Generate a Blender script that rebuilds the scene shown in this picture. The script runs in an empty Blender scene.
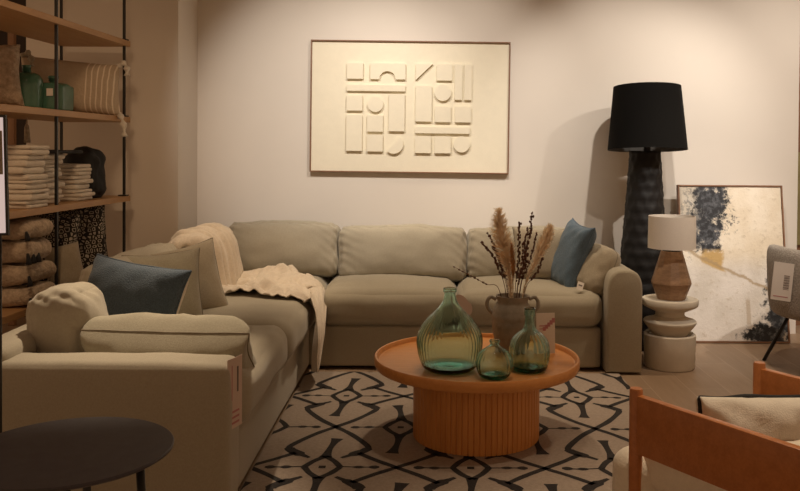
import bpy, bmesh, math, random
from mathutils import Vector, Matrix, Euler, noise
R = math.radians
PI = math.pi
sc = bpy.context.scene
COL = sc.collection
rnd = random.Random(7)

# ------------------------------------------------------------------ materials
def newmat(name):
    m = bpy.data.materials.new(name)
    m.use_nodes = True
    nt = m.node_tree
    b = nt.nodes['Principled BSDF']
    return m, nt, b

def mat(name, col, rough=0.6, var=0.0, vscale=8.0, bump=0.0, bscale=200.0, stretch=(1, 1, 1),
        sheen=0.0, metallic=0.0, spec=0.5, col2=None, coat=0.0):
    m, nt, b = newmat(name)
    N, L = nt.nodes, nt.links
    b.inputs['Roughness'].default_value = rough
    b.inputs['Metallic'].default_value = metallic
    b.inputs['Specular IOR Level'].default_value = spec
    if sheen:
        b.inputs['Sheen Weight'].default_value = sheen
        b.inputs['Sheen Roughness'].default_value = 0.5
    if coat:
        b.inputs['Coat Weight'].default_value = coat
        b.inputs['Coat Roughness'].default_value = 0.25
    c = (*col, 1)
    b.inputs['Base Color'].default_value = c
    if var or bump:
        tc = N.new('ShaderNodeTexCoord')
        mp = N.new('ShaderNodeMapping'); mp.inputs['Scale'].default_value = stretch
        L.new(tc.outputs['Object'], mp.inputs['Vector'])
    if var:
        n = N.new('ShaderNodeTexNoise'); n.inputs['Scale'].default_value = vscale
        n.inputs['Detail'].default_value = 5; n.inputs['Roughness'].default_value = 0.6
        L.new(mp.outputs['Vector'], n.inputs['Vector'])
        cr = N.new('ShaderNodeValToRGB')
        if col2 is None:
            col2 = tuple(max(0, x * (1 - var)) for x in col)
        cr.color_ramp.elements[0].position = 0.3; cr.color_ramp.elements[0].color = (*col2, 1)
        cr.color_ramp.elements[1].position = 0.7
        cr.color_ramp.elements[1].color = (*[min(1, x * (1 + var * .5)) for x in col], 1)
        L.new(n.outputs['Fac'], cr.inputs['Fac'])
        L.new(cr.outputs['Color'], b.inputs['Base Color'])
    if bump:
        n2 = N.new('ShaderNodeTexNoise'); n2.inputs['Scale'].default_value = bscale
        n2.inputs['Detail'].default_value = 3
        L.new(mp.outputs['Vector'], n2.inputs['Vector'])
        bp = N.new('ShaderNodeBump'); bp.inputs['Strength'].default_value = bump
        bp.inputs['Distance'].default_value = 0.01
        L.new(n2.outputs['Fac'], bp.inputs['Height'])
        L.new(bp.outputs['Normal'], b.inputs['Normal'])
    return m

class G:
    """tiny node-graph helper"""
    def __init__(s, nt): s.N, s.L = nt.nodes, nt.links
    def n(s, t, **kw):
        x = s.N.new(t)
        for k, v in kw.items(): setattr(x, k, v)
        return x
    def set(s, inp, v):
        if hasattr(v, 'is_output') or isinstance(v, bpy.types.NodeSocket): s.L.new(v, inp)
        else: inp.default_value = v
    def m(s, op, a, b=0.0, c=0.0, clamp=False):
        x = s.n('ShaderNodeMath', operation=op); x.use_clamp = clamp
        s.set(x.inputs[0], a); s.set(x.inputs[1], b); s.set(x.inputs[2], c)
        return x.outputs[0]
    def smooth(s, v, a, b):
        x = s.n('ShaderNodeMapRange', interpolation_type='SMOOTHSTEP')
        s.set(x.inputs[0], v); x.inputs[1].default_value = a; x.inputs[2].default_value = b
        x.inputs[3].default_value = 0; x.inputs[4].default_value = 1
        return x.outputs[0]
    def mix(s, f, a, b):
        x = s.n('ShaderNodeMix', data_type='RGBA')
        s.set(x.inputs[0], f)
        for i, v in ((6, a), (7, b)):
            if isinstance(v, tuple): x.inputs[i].default_value = (*v, 1)
            else: s.L.new(v, x.inputs[i])
        return x.outputs[2]
    def noise(s, vec, scale, detail=4, rough=.6):
        x = s.n('ShaderNodeTexNoise'); x.inputs['Scale'].default_value = scale
        x.inputs['Detail'].default_value = detail; x.inputs['Roughness'].default_value = rough
        s.L.new(vec, x.inputs['Vector'])
        return x.outputs['Fac']
    def objxyz(s, scale=(1, 1, 1)):
        tc = s.n('ShaderNodeTexCoord'); mp = s.n('ShaderNodeMapping')
        mp.inputs['Scale'].default_value = scale
        s.L.new(tc.outputs['Object'], mp.inputs['Vector'])
        sp = s.n('ShaderNodeSeparateXYZ'); s.L.new(mp.outputs['Vector'], sp.inputs[0])
        return mp.outputs['Vector'], sp.outputs[0], sp.outputs[1], sp.outputs[2]
    def bump(s, h, b, strength=.3, dist=.01):
        x = s.n('ShaderNodeBump'); x.inputs['Strength'].default_value = strength
        x.inputs['Distance'].default_value = dist
        s.L.new(h, x.inputs['Height']); s.L.new(x.outputs['Normal'], b.inputs['Normal'])

def wood(name, c1, c2, rough=.45, scale=(12, 1.2, 12), coat=0.0, spec=.5):
    m, nt, b = newmat(name); g = G(nt)
    v, x, y, z = g.objxyz(scale)
    f = g.noise(v, 3.0, 8, .65)
    f2 = g.noise(v, 14.0, 3, .5)
    t = g.m('ADD', g.m('MULTIPLY', f, .75), g.m('MULTIPLY', f2, .25))
    t = g.smooth(t, .32, .68)
    nt.links.new(g.mix(t, c1, c2), b.inputs['Base Color'])
    b.inputs['Roughness'].default_value = rough
    b.inputs['Specular IOR Level'].default_value = spec
    if coat:
        b.inputs['Coat Weight'].default_value = coat; b.inputs['Coat Roughness'].default_value = .3
    g.bump(f2, b, .08)
    return m

def floor_material():
    m, nt, b = newmat('floor_planks'); g = G(nt)
    tc = g.n('ShaderNodeTexCoord'); mp = g.n('ShaderNodeMapping')
    mp.inputs['Rotation'].default_value = (0, 0, R(90))
    nt.links.new(tc.outputs['Object'], mp.inputs['Vector'])
    br = g.n('ShaderNodeTexBrick')
    br.offset = .37; br.squash = 1
    br.inputs['Scale'].default_value = 1
    br.inputs['Brick Width'].default_value = 1.5
    br.inputs['Row Height'].default_value = .2
    br.inputs['Mortar Size'].default_value = .0025
    br.inputs['Mortar Smooth'].default_value = .3
    br.inputs['Color1'].default_value = (.36, .25, .165, 1)
    br.inputs['Color2'].default_value = (.29, .20, .132, 1)
    br.inputs['Mortar'].default_value = (.42, .31, .22, 1)
    nt.links.new(mp.outputs['Vector'], br.inputs['Vector'])
    v, x, y, z = g.objxyz((14, 1.0, 1))
    f = g.smooth(g.noise(v, 2.5, 7, .65), .3, .7)
    nt.links.new(g.mix(g.m('MULTIPLY', f, .35), br.outputs['Color'], (.2, .13, .08)), b.inputs['Base Color'])
    b.inputs['Roughness'].default_value = .5
    g.bump(f, b, .06)
    return m

def painting_material():
    m, nt, b = newmat('abstract_canvas'); g = G(nt)
    v, x, y, z = g.objxyz()          # local x -.35....35, z 0..1.04 of the canvas
    n1 = g.noise(v, 9, 8, .68); n2 = g.noise(v, 26, 8, .7); n3 = g.noise(v, 4, 4, .5)
    def jig(o, a): return g.m('ADD', o, g.m('MULTIPLY', g.m('SUBTRACT', n1, .5), a))
    def blob(cx, cz, sx, sz, k=.5):
        dx = g.m('DIVIDE', g.m('SUBTRACT', x, cx), sx); dz = g.m('DIVIDE', g.m('SUBTRACT', z, cz), sz)
        d = g.m('SQRT', g.m('ADD', g.m('MULTIPLY', dx, dx), g.m('MULTIPLY', dz, dz)))
        d = g.m('ADD', d, g.m('MULTIPLY', g.m('SUBTRACT', n1, .5), 2.6 * k * 2))
        d = g.m('ADD', d, g.m('MULTIPLY', g.m('SUBTRACT', n2, .5), 2.6 * k * 2))
        return g.smooth(d, 1.35, .80)
    cream = g.mix(g.smooth(n3, .35, .65), (.80, .72, .60), (.70, .60, .46))
    cream = g.mix(g.smooth(z, .45, .62), g.mix(g.smooth(n3, .35, .65), (.72, .66, .60), (.60, .54, .47)), cream)
    c = g.mix(g.m('MULTIPLY', g.smooth(n2, .55, .7), .5), cream, (.42, .33, .22))
    # worn light patches in the upper left
    c = g.mix(g.m('MULTIPLY', blob(-.27, .92, .11, .22, .7), .5), c, (.30, .28, .25))
    gz = g.m('MULTIPLY', blob(-.21, .88, .15, .24, .5), g.smooth(n2, .47, .56))
    c = g.mix(g.m('MULTIPLY', gz, .8), c, (.13, .13, .13))
    # dark cloud, top
    d1 = g.m('MAXIMUM', blob(-.13, .93, .11, .18, .55), blob(-.165, .73, .085, .13, .5))
    c = g.mix(d1, c, g.mix(g.smooth(n2, .42, .62), (.012, .013, .017), (.09, .095, .11)))
    # dark cloud, bottom right
    d2 = g.m('MAXIMUM', blob(.30, .19, .085, .27, .5), blob(.19, .05, .13, .075, .5))
    c = g.mix(d2, c, g.mix(g.smooth(n2, .45, .65), (.010, .011, .013), (.10, .10, .10)))
    # ochre wedge under the dark cloud
    oc = g.m('MULTIPLY', g.m('MULTIPLY', g.smooth(jig(x, .16), -.225, -.185), g.smooth(jig(x, .14), -.05, -.08)),
             g.m('MULTIPLY', g.smooth(jig(z, .16), .625, .595), g.smooth(g.m('ADD', jig(z, .04), g.m('MULTIPLY', x, .45)), .43, .45)))
    c = g.mix(oc, c, (.50, .33, .13))
    # torn ridge running down to the right
    ln = g.m('ABSOLUTE', g.m('SUBTRACT', g.m('ADD', jig(z, .09), g.m('MULTIPLY', x, .48)), .465))
    c = g.mix(g.m('MULTIPLY', g.smooth(ln, .018, .004), .75), c, (.36, .25, .13))
    # small brown stroke low in the middle
    st = g.m('MULTIPLY', g.smooth(g.m('ABSOLUTE', g.m('SUBTRACT', jig(x, .02), .09)), .017, .010),
             g.m('MULTIPLY', g.smooth(jig(z, .06), .10, .13), g.smooth(jig(z, .06), .31, .28)))
    c = g.mix(g.m('MULTIPLY', st, .6), c, (.40, .30, .2))
    nt.links.new(c, b.inputs['Base Color'])
    b.inputs['Roughness'].default_value = .6
    g.bump(g.m('ADD', n2, n1), b, .35, .012)
    return m

def motif_material():
    m, nt, b = newmat('black_cream_motif'); g = G(nt)
    v, x, y, z = g.objxyz((1, 1, 1))
    vo = g.n('ShaderNodeTexVoronoi', feature='DISTANCE_TO_EDGE'); vo.inputs['Scale'].default_value = 40
    vo.inputs['Randomness'].default_value = .55
    nt.links.new(v, vo.inputs['Vector'])
    d = vo.outputs['Distance']
    ring = g.m('MULTIPLY', g.smooth(d, .13, .17), g.smooth(d, .30, .25))
    nt.links.new(g.mix(ring, (.012, .011, .010), (.46, .40, .32)), b.inputs['Base Color'])
    b.inputs['Roughness'].default_value = .9
    return m

def stripe_material():
    m, nt, b = newmat('striped_linen'); g = G(nt)
    v, x, y, z = g.objxyz()
    t = g.m('FRACT', g.m('MULTIPLY', x, 42))
    s = g.smooth(g.m('ABSOLUTE', g.m('SUBTRACT', t, .5)), .16, .08)
    mask = g.m('MULTIPLY', g.smooth(x, .075, .08), g.smooth(x, .24, .235))
    n = g.noise(v, 60, 3)
    base = g.mix(n, (.50, .40, .29), (.40, .31, .22))
    nt.links.new(g.mix(g.m('MULTIPLY', s, mask), base, (.70, .60, .47)), b.inputs['Base Color'])
    b.inputs['Roughness'].default_value = .9
    g.bump(n, b, .4)
    return m

def glass(name, col, dens):
    m, nt, b = newmat(name); g = G(nt)
    b.inputs['Base Color'].default_value = (.92, 1, .97, 1)
    b.inputs['Roughness'].default_value = .03
    b.inputs['IOR'].default_value = 1.45
    b.inputs['Transmission Weight'].default_value = 1
    va = g.n('ShaderNodeVolumeAbsorption'); va.inputs['Color'].default_value = (*col, 1)
    va.inputs['Density'].default_value = dens
    nt.links.new(va.outputs[0], nt.nodes['Material Output'].inputs['Volume'])
    return m

M = {}
M['wall'] = mat('painted_wall', (.72, .66, .59), .85, var=.03, vscale=1.5, bump=.04, bscale=160)
M['ceiling'] = mat('ceiling_paint', (.55, .5, .45), .9, var=.03, vscale=2)
M['darkwall'] = mat('dark_brown_wall', (.035, .02, .014), .7, var=.2, vscale=3)
M['floor'] = floor_material()
M['sofa'] = mat('sofa_fabric', (.385, .345, .265), .92, var=.10, vscale=160, bump=.22, bscale=420, sheen=.25)
M['sofa_cush'] = mat('sofa_cushion_fabric', (.385, .345, .265), .92, var=.08, vscale=120, bump=.2, bscale=380, sheen=.25)
M['sage'] = mat('sage_linen', (.36, .33, .25), .92, var=.14, vscale=150, bump=.25, bscale=350, sheen=.2)
M['taupe'] = mat('taupe_linen', (.36, .31, .23), .92, var=.14, vscale=150, bump=.25, bscale=350, sheen=.2)
M['seam'] = mat('seam_thread', (.22, .19, .14), .9, var=.1, vscale=90)
M['blue'] = mat('blue_weave', (.062, .094, .132), .9, var=.45, vscale=170, bump=.6, bscale=220, sheen=.2)
M['blue2'] = mat('blue_linen', (.095, .15, .215), .9, var=.22, vscale=110, bump=.25, bscale=300, sheen=.2)
M['offwhite'] = mat('off_white_linen', (.68, .63, .55), .9, var=.08, vscale=60, bump=.2, bscale=240)
M['throw'] = mat('cream_gauze', (.70, .61, .50), .92, var=.10, vscale=60, bump=.35, bscale=190, sheen=.3)
M['black_cloth'] = mat('black_cloth', (.012, .012, .013), .85, var=.3, vscale=60, bump=.2, bscale=150)
M['tabletop'] = wood('orange_wood_top', (.62, .275, .08), (.54, .22, .06), .38, (3, 14, 14), spec=.4)
M['tablebase'] = wood('orange_wood_base', (.66, .29, .085), (.55, .225, .06), .45, (9, 9, .9), spec=.35)
M['chairwood'] = wood('cherry_wood', (.46, .17, .05), (.36, .125, .034), .35, (10, 10, 10), spec=.45)
M['shelfwood'] = wood('shelf_oak', (.46, .27, .12), (.38, .21, .09), .5, (10, 1.2, 10))
M['rackwood'] = wood('rack_wood', (.30, .16, .08), (.24, .125, .06), .5, (10, 10, 1.2))
M['framewood'] = wood('frame_walnut', (.24, .12, .065), (.19, .09, .045), .45, (6, 6, 6))
M['lampwood'] = wood('lamp_mango_wood', (.34, .20, .11), (.22, .125, .065), .5, (7, 7, 20))
M['blackmetal'] = mat('black_metal', (.012, .011, .010), .45, var=.2, vscale=20)
M['darktable'] = mat('dark_powder_coat', (.07, .066, .082), .55, var=.15, vscale=30, bump=.05, bscale=300)
M['lampblack'] = mat('black_hammered_wood', (.009, .008, .008), .6, spec=.3, var=.3, vscale=30, bump=.1, bscale=60)
M['shadeblack'] = mat('black_lamp_fabric', (.0045, .004, .0035), .95, spec=.15, var=.2, vscale=150, bump=.1, bscale=400)
M['shadeinner'] = mat('grey_shade_lining', (.10, .095, .09), .8, var=.1, vscale=60)
M['plaster'] = mat('cream_plaster', (.66, .60, .50), .75, var=.06, vscale=12, bump=.12, bscale=60)
M['shadewhite'] = mat('white_lamp_fabric', (.70, .64, .57), .85, var=.04, vscale=120, bump=.1, bscale=400)
M['artcream'] = mat('cream_relief_paint', (.82, .755, .60), .75, var=.03, vscale=20, bump=.1, bscale=160)
M['vase'] = mat('unglazed_clay', (.31, .275, .225), .85, var=.3, vscale=18, bump=.3, bscale=70)
def translucent(m, k):
    nt = m.node_tree; N, L = nt.nodes, nt.links; b = N['Principled BSDF']
    t = N.new('ShaderNodeBsdfTranslucent'); mx = N.new('ShaderNodeMixShader'); mx.inputs[0].default_value = k
    src = b.inputs['Base Color'].links[0].from_socket
    L.new(src, t.inputs['Color']); L.new(b.outputs[0], mx.inputs[1]); L.new(t.outputs[0], mx.inputs[2])
    L.new(mx.outputs[0], N['Material Output'].inputs['Surface'])
M['pampas'] = mat('pampas_plume', (.95, .84, .68), .9, var=.12, vscale=30); translucent(M['pampas'], .6)
M['pampasdark'] = mat('brown_plume', (.62, .36, .17), .9, var=.2, vscale=30); translucent(M['pampasdark'], .4)
M['berry'] = mat('dark_seed_heads', (.11, .042, .024), .7, var=.3, vscale=60)
M['paper'] = mat('white_paper', (.72, .66, .60), .7, var=.03, vscale=20)
M['pinkpaper'] = mat('pale_pink_paper', (.62, .49, .43), .7, var=.03, vscale=20)
M['pinkink'] = mat('pink_ink', (.48, .20, .21), .7, var=.1, vscale=40)
M['greyink'] = mat('grey_ink', (.16, .13, .12), .7, var=.1, vscale=40)
M['rug'] = mat('rug_wool', (.37, .30, .245), .95, var=.16, vscale=70, bump=.5, bscale=260)
M['rugdark'] = mat('rug_dark_wool', (.022, .018, .018), .95, var=.3, vscale=120, bump=.5, bscale=260)
M['chairwhite'] = mat('white_boucle', (.74, .67, .56), .92, var=.06, vscale=60, bump=.25, bscale=160, sheen=.2)
M['greyboucle'] = mat('grey_boucle', (.40, .36, .32), .95, var=.35, vscale=110, bump=.8, bscale=120, sheen=.2)
M['linen'] = mat('white_folded_linen', (.66, .60, .52), .9, var=.08, vscale=50, bump=.2, bscale=120)
M['carved'] = mat('textured_cream_cloth', (.48, .38, .28), .9, var=.35, vscale=45, bump=.9, bscale=70)
M['stripe'] = stripe_material()
M['motif'] = motif_material()
M['canvas'] = painting_material()
M['olive'] = mat('olive_panel', (.26, .22, .09), .7, var=.3, vscale=5)
M['glassA'] = glass('recycled_green_glass', (.04, .66, .60), 58)
M['glassB'] = glass('pale_green_glass', (.06, .68, .60), 52)
M['glassC'] = mat('dark_green_glass', (.065, .16, .11), .12, var=.15, vscale=12, spec=.5)
M['sign_face'] = mat('glow_sign_face', (.66, .54, .50), .4)
_b = M['sign_face'].node_tree.nodes['Principled BSDF']; _b.inputs['Emission Color'].default_value = (1, .82, .78, 1); _b.inputs['Emission Strength'].default_value = .42  # emission added so the poster face stays bright

# ------------------------------------------------------------------ object helpers
def bm_to_obj(name, bm, m, parent=None, smooth=True, base=None, mats=None):
    me = bpy.data.meshes.new(name)
    inv = None
    if parent is not None:
        inv = parent['_m'].inverted() if False else world(parent).inverted()
    elif base is not None:
        inv = Matrix.Translation(Vector(base)).inverted()
    if inv is not None:
        bmesh.ops.transform(bm, matrix=inv, verts=bm.verts)
    bmesh.ops.recalc_face_normals(bm, faces=bm.faces)
    bm.to_mesh(me); bm.free()
    for mm in (mats or [m]): me.materials.append(mm)
    if smooth:
        for p in me.polygons: p.use_smooth = True
        if smooth != 'all':
            try: me.set_sharp_from_angle(angle=R(40))
            except Exception: pass
    o = bpy.data.objects.new(name, me); COL.objects.link(o)
    if parent is not None: o.parent = parent
    elif base is not None: o.location = base
    return o

def world(o):
    m = o.matrix_basis.copy()
    p = o.parent
    while p is not None:
        m = p.matrix_basis @ m; p = p.parent
    return m

def tag(o, label, cat, group=None, kind=None):
    o['label'] = label; o['category'] = cat
    if group: o['group'] = group
    if kind: o['kind'] = kind
    return o

def thing(name, label, cat, loc=(0, 0, 0), rot=(0, 0, 0), group=None):
    o = bpy.data.objects.new(name, None); COL.objects.link(o)
    o.empty_display_size = .1
    o.location = loc; o.rotation_euler = rot
    return tag(o, label, cat, group)

def struct(name, bm, m):
    o = bm_to_obj(name, bm, m, smooth=False); o['kind'] = 'structure'; return o

# ------------------------------------------------------------------ mesh helpers
def xf(verts, mtx):
    for v in verts: v.co = mtx @ v.co

def add_box(bm, x0, x1, y0, y1, z0, z1, bev=0, seg=2):
    r = bmesh.ops.create_cube(bm, size=1)
    vs = r['verts']
    for v in vs:
        v.co = Vector(((x0 + x1) / 2 + v.co.x * (x1 - x0), (y0 + y1) / 2 + v.co.y * (y1 - y0), (z0 + z1) / 2 + v.co.z * (z1 - z0)))
    if bev:
        es = list({e for v in vs for e in v.link_edges})
        bmesh.ops.bevel(bm, geom=es, offset=bev, segments=seg, affect='EDGES', profile=.5)
    return vs

def box(x0, x1, y0, y1, z0, z1, bev=0, seg=2):
    bm = bmesh.new(); add_box(bm, x0, x1, y0, y1, z0, z1, bev, seg); return bm

def prism(pts, y0, y1, bev=0):
    """polygon in x,z extruded along y"""
    bm = bmesh.new()
    a = [bm.verts.new((p[0], y0, p[1])) for p in pts]; b = [bm.verts.new((p[0], y1, p[1])) for p in pts]
    bm.faces.new(a); bm.faces.new(list(reversed(b)))
    n = len(pts)
    for i in range(n): bm.faces.new((a[i], b[i], b[(i + 1) % n], a[(i + 1) % n]))
    if bev:
        bmesh.ops.recalc_face_normals(bm, faces=bm.faces)
        bmesh.ops.bevel(bm, geom=[e for e in bm.edges], offset=bev, segments=2, affect='EDGES')
    return bm

def add_lathe(bm, prof, cx, cy, cz, n=48, flute=None, closed=False, a0=0.0, a1=2 * PI):
    """prof: list of (r, z). flute(ang, z, r) -> r"""
    rings = []
    full = abs(a1 - a0 - 2 * PI) < 1e-6
    cnt = n if full else n + 1
    for (r, z) in prof:
        if r < 1e-6 and full:
            rings.append([bm.verts.new((cx, cy, cz + z))]); continue
        ring = []
        for i in range(cnt):
            a = a0 + (a1 - a0) * i / n
            rr = flute(a, z, r) if flute else r
            ring.append(bm.verts.new((cx + rr * math.cos(a), cy + rr * math.sin(a), cz + z)))
        rings.append(ring)
    pairs = list(zip(rings[:-1], rings[1:]))
    if closed: pairs.append((rings[-1], rings[0]))
    for A, B in pairs:
        m = n if full else n
        for i in range(m):
            j = (i + 1) % cnt
            if len(A) == 1 and len(B) == 1: continue
            if len(A) == 1: bm.faces.new((A[0], B[i], B[j]))
            elif len(B) == 1: bm.faces.new((A[i], A[j], B[0]))
            else: bm.faces.new((A[i], A[j], B[j], B[i]))
    if not full and closed:
        bm.faces.new([r[0] for r in rings]); bm.faces.new([r[-1] for r in reversed(rings)])
    return bm

def lathe(prof, c, n=48, **k):
    return add_lathe(bmesh.new(), prof, *c, n=n, **k)

def add_tube(bm, pts, r, n=8, cap=True):
    pts = [Vector(p) for p in pts]
    rs = r if isinstance(r, (list, tuple)) else [r] * len(pts)
    rings = []
    up = None
    for i, p in enumerate(pts):
        t = (pts[min(i + 1, len(pts) - 1)] - pts[max(i - 1, 0)]).normalized()
        if up is None:
            ref = Vector((0, 0, 1)) if abs(t.z) < .9 else Vector((1, 0, 0))
            up = (ref - t * ref.dot(t)).normalized()
        else:
            up = (up - t * up.dot(t)).normalized()
        s = t.cross(up)
        rings.append([bm.verts.new(p + (up * math.cos(2 * PI * k / n) + s * math.sin(2 * PI * k / n)) * rs[i]) for k in range(n)])
    for A, B in zip(rings[:-1], rings[1:]):
        for k in range(n):
            bm.faces.new((A[k], A[(k + 1) % n], B[(k + 1) % n], B[k]))
    if cap:
        bm.faces.new(list(reversed(rings[0]))); bm.faces.new(rings[-1])
    return bm

def tube(pts, r, n=8): return add_tube(bmesh.new(), pts, r, n)

def catmull(pts, k=8):
    P = [Vector(p) for p in pts]; P = [2 * P[0] - P[1]] + P + [2 * P[-1] - P[-2]]
    out = []
    for i in range(1, len(P) - 2):
        for j in range(k):
            t = j / k; a, b, c, d = P[i - 1], P[i], P[i + 1], P[i + 2]
            out.append(.5 * ((2 * b) + (c - a) * t + (2 * a - 5 * b + 4 * c - d) * t * t + (3 * b - a - 3 * c + d) * t ** 3))
    out.append(P[-2]); return out

def soft_box(cx, cy, cz, sx, sy, sz, r, puff=(0, 0, 0), n=22, wr=.004, seed=0, sag=0.0, rot=(0, 0, 0), wscale=7.0, edge_wr=0.0):
    bm = bmesh.new()
    bmesh.ops.create_cube(bm, size=2)
    bmesh.ops.subdivide_edges(bm, edges=bm.edges[:], cuts=n, use_grid_fill=True)
    H = (sx / 2, sy / 2, sz / 2); off = Vector((seed * 3.7, seed * 1.3, seed * 2.1))
    rr = min(r, *[h * .98 for h in H])
    E = Euler(rot).to_matrix()
    for v in bm.verts:
        u = [math.copysign(1 - (1 - abs(t)) ** 1.5, t) for t in v.co]
        q = [u[i] * H[i] for i in range(3)]
        c = [max(-(H[i] - rr), min(H[i] - rr, q[i])) for i in range(3)]
        d = Vector([q[i] - c[i] for i in range(3)])
        if d.length > 1e-9: d = d.normalized() * rr
        p = Vector(c) + d
        nrm = d.normalized() if d.length > 1e-9 else Vector((0, 0, 1))
        for k in range(3):
            i, j = (k + 1) % 3, (k + 2) % 3
            p[k] += puff[k] * (1 - u[i] ** 2) * (1 - u[j] ** 2) * u[k]
        p.z -= sag * (abs(u[0]) ** 2) * (1 if u[2] > 0 else 0)
        w = noise.fractal(p * wscale + off, 1.0, 2.0, 3)
        p += nrm * (w * wr)
        if edge_wr:
            # gathers: fine radial creases that fade away from the seams
            m1 = sorted([abs(t) for t in u])[1]
            wv = math.sin(p.x * 95 + p.z * 40 + 3 * noise.noise(p * 5 + off)) * math.sin(p.z * 70 - p.x * 25 + p.y * 80)
            p += nrm * (wv * edge_wr * max(0, (m1 - .55) / .45))
        v.co = E @ p + Vector((cx, cy, cz))
    return bm

def pillow(c, rot, W, H, T, n=26, pinch=.07, pw=.42, seed=0, wr=.006, rc=.0):
    """scatter cushion: local x width, z height, y thickness; returns bm + outline of its seam"""
    bm = bmesh.new(); off = Vector((seed * 5.1, seed * 2.3, seed))
    Mx = Matrix.Translation(Vector(c)) @ Euler(rot).to_matrix().to_4x4()
    def outline(u, v):
        x = W / 2 * u * (1 - pinch * (1 - v * v) * abs(u) ** 2) * (1 - rc * u * u * v * v * v * v)
        z = H / 2 * v * (1 - pinch * (1 - u * u) * abs(v) ** 2) * (1 - rc * v * v * u * u * u * u)
        return x, z
    def th(u, v):
        return T / 2 * (max(0, (1 - u ** 4)) * max(0, (1 - v ** 4))) ** pw
    g = {}
    S = [math.sin(PI / 2 * (2 * i / n - 1)) for i in range(n + 1)]
    for side in (-1, 1):
        for i, u in enumerate(S):
            for j, v in enumerate(S):
                edge = i in (0, n) or j in (0, n)
                if edge and side == 1:
                    g[(1, i, j)] = g[(-1, i, j)]; continue
                x, z = outline(u, v); y = side * th(u, v)
                p = Vector((x, y, z))
                if not edge:
                    w = noise.fractal(p * 9 + off + Vector((0, side * 3, 0)), 1, 2, 3)
                    e = max(abs(u), abs(v))
                    cr = math.sin((u * 11 + 2 * noise.noise(p * 6 + off))) * math.sin(v * 10 + 2 * noise.noise(p * 5 - off))
                    p.y += side * (w * wr + cr * wr * .6 * e)
                else:
                    p += Vector((noise.noise(p * 8 + off), 0, noise.noise(p * 8 - off))) * wr * .8
                g[(side, i, j)] = bm.verts.new(Mx @ p)
    for side in (-1, 1):
        for i in range(n):
            for j in range(n):
                q = [g[(side, i, j)], g[(side, i + 1, j)], g[(side, i + 1, j + 1)], g[(side, i, j + 1)]]
                f = bm.faces.new(q if side == -1 else list(reversed(q)))
                f.material_index = 0 if side == -1 else 1
    ring = []
    for i in range(n): ring.append(g[(-1, i, 0)].co.copy())
    for j in range(n): ring.append(g[(-1, n, j)].co.copy())
    for i in range(n, 0, -1): ring.append(g[(-1, i, n)].co.copy())
    for j in range(n, 0, -1): ring.append(g[(-1, 0, j)].co.copy())
    return bm, ring

def ring_tube(ring, r, n=6):
    bm = bmesh.new(); P = ring; L = len(P); rings = []
    cen = sum(P, Vector()) / L
    for i, p in enumerate(P):
        t = (P[(i + 1) % L] - P[i - 1]).normalized()
        o = (p - cen); o = (o - t * o.dot(t)).normalized(); s = t.cross(o)
        rings.append([bm.verts.new(p + (o * math.cos(2 * PI * k / n) + s * math.sin(2 * PI * k / n)) * r) for k in range(n)])
    for i in range(L):
        A, B = rings[i], rings[(i + 1) % L]
        for k in range(n): bm.faces.new((A[k], A[(k + 1) % n], B[(k + 1) % n], B[k]))
    return bm

def add_cushion(name, label, cat, c, rot, W, H, T, m, m2=None, seam=None, seam_r=.004, group=None, seam_name='piping', **k):
    bm, ring = pillow(c, rot, W, H, T, **k)
    o = bm_to_obj(name, bm, m, base=c, smooth='all', mats=[m, m2 or m])
    tag(o, label, cat, group)
    if seam is not None:
        bm_to_obj(seam_name, ring_tube(ring, seam_r), seam, parent=o, smooth='all')
    return o

# ------------------------------------------------------------------ setting
Yw = 5.90; Yn = 5.45; Xn = -1.635
struct('floor', box(-4.2, 4.2, -2.5, 7.0, -.1, 0), M['floor'])
struct('ceiling', box(-4.2, 4.2, -2.5, 7.0, 3.05, 3.15), M['ceiling'])
struct('wall_back', box(Xn, 2.585, Yw, Yw + .12, 0, 3.05), M['wall'])
struct('wall_left', box(-2.62, Xn, Yn, Yw + .12, 0, 3.05), M['wall'])
struct('wall_far_left', box(-4.2, -2.62, 6.3, 6.4, 0, 3.05), M['darkwall'])
struct('wall_far_right', box(2.585, 4.2, 6.7, 6.8, 0, 3.05), M['darkwall'])

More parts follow.
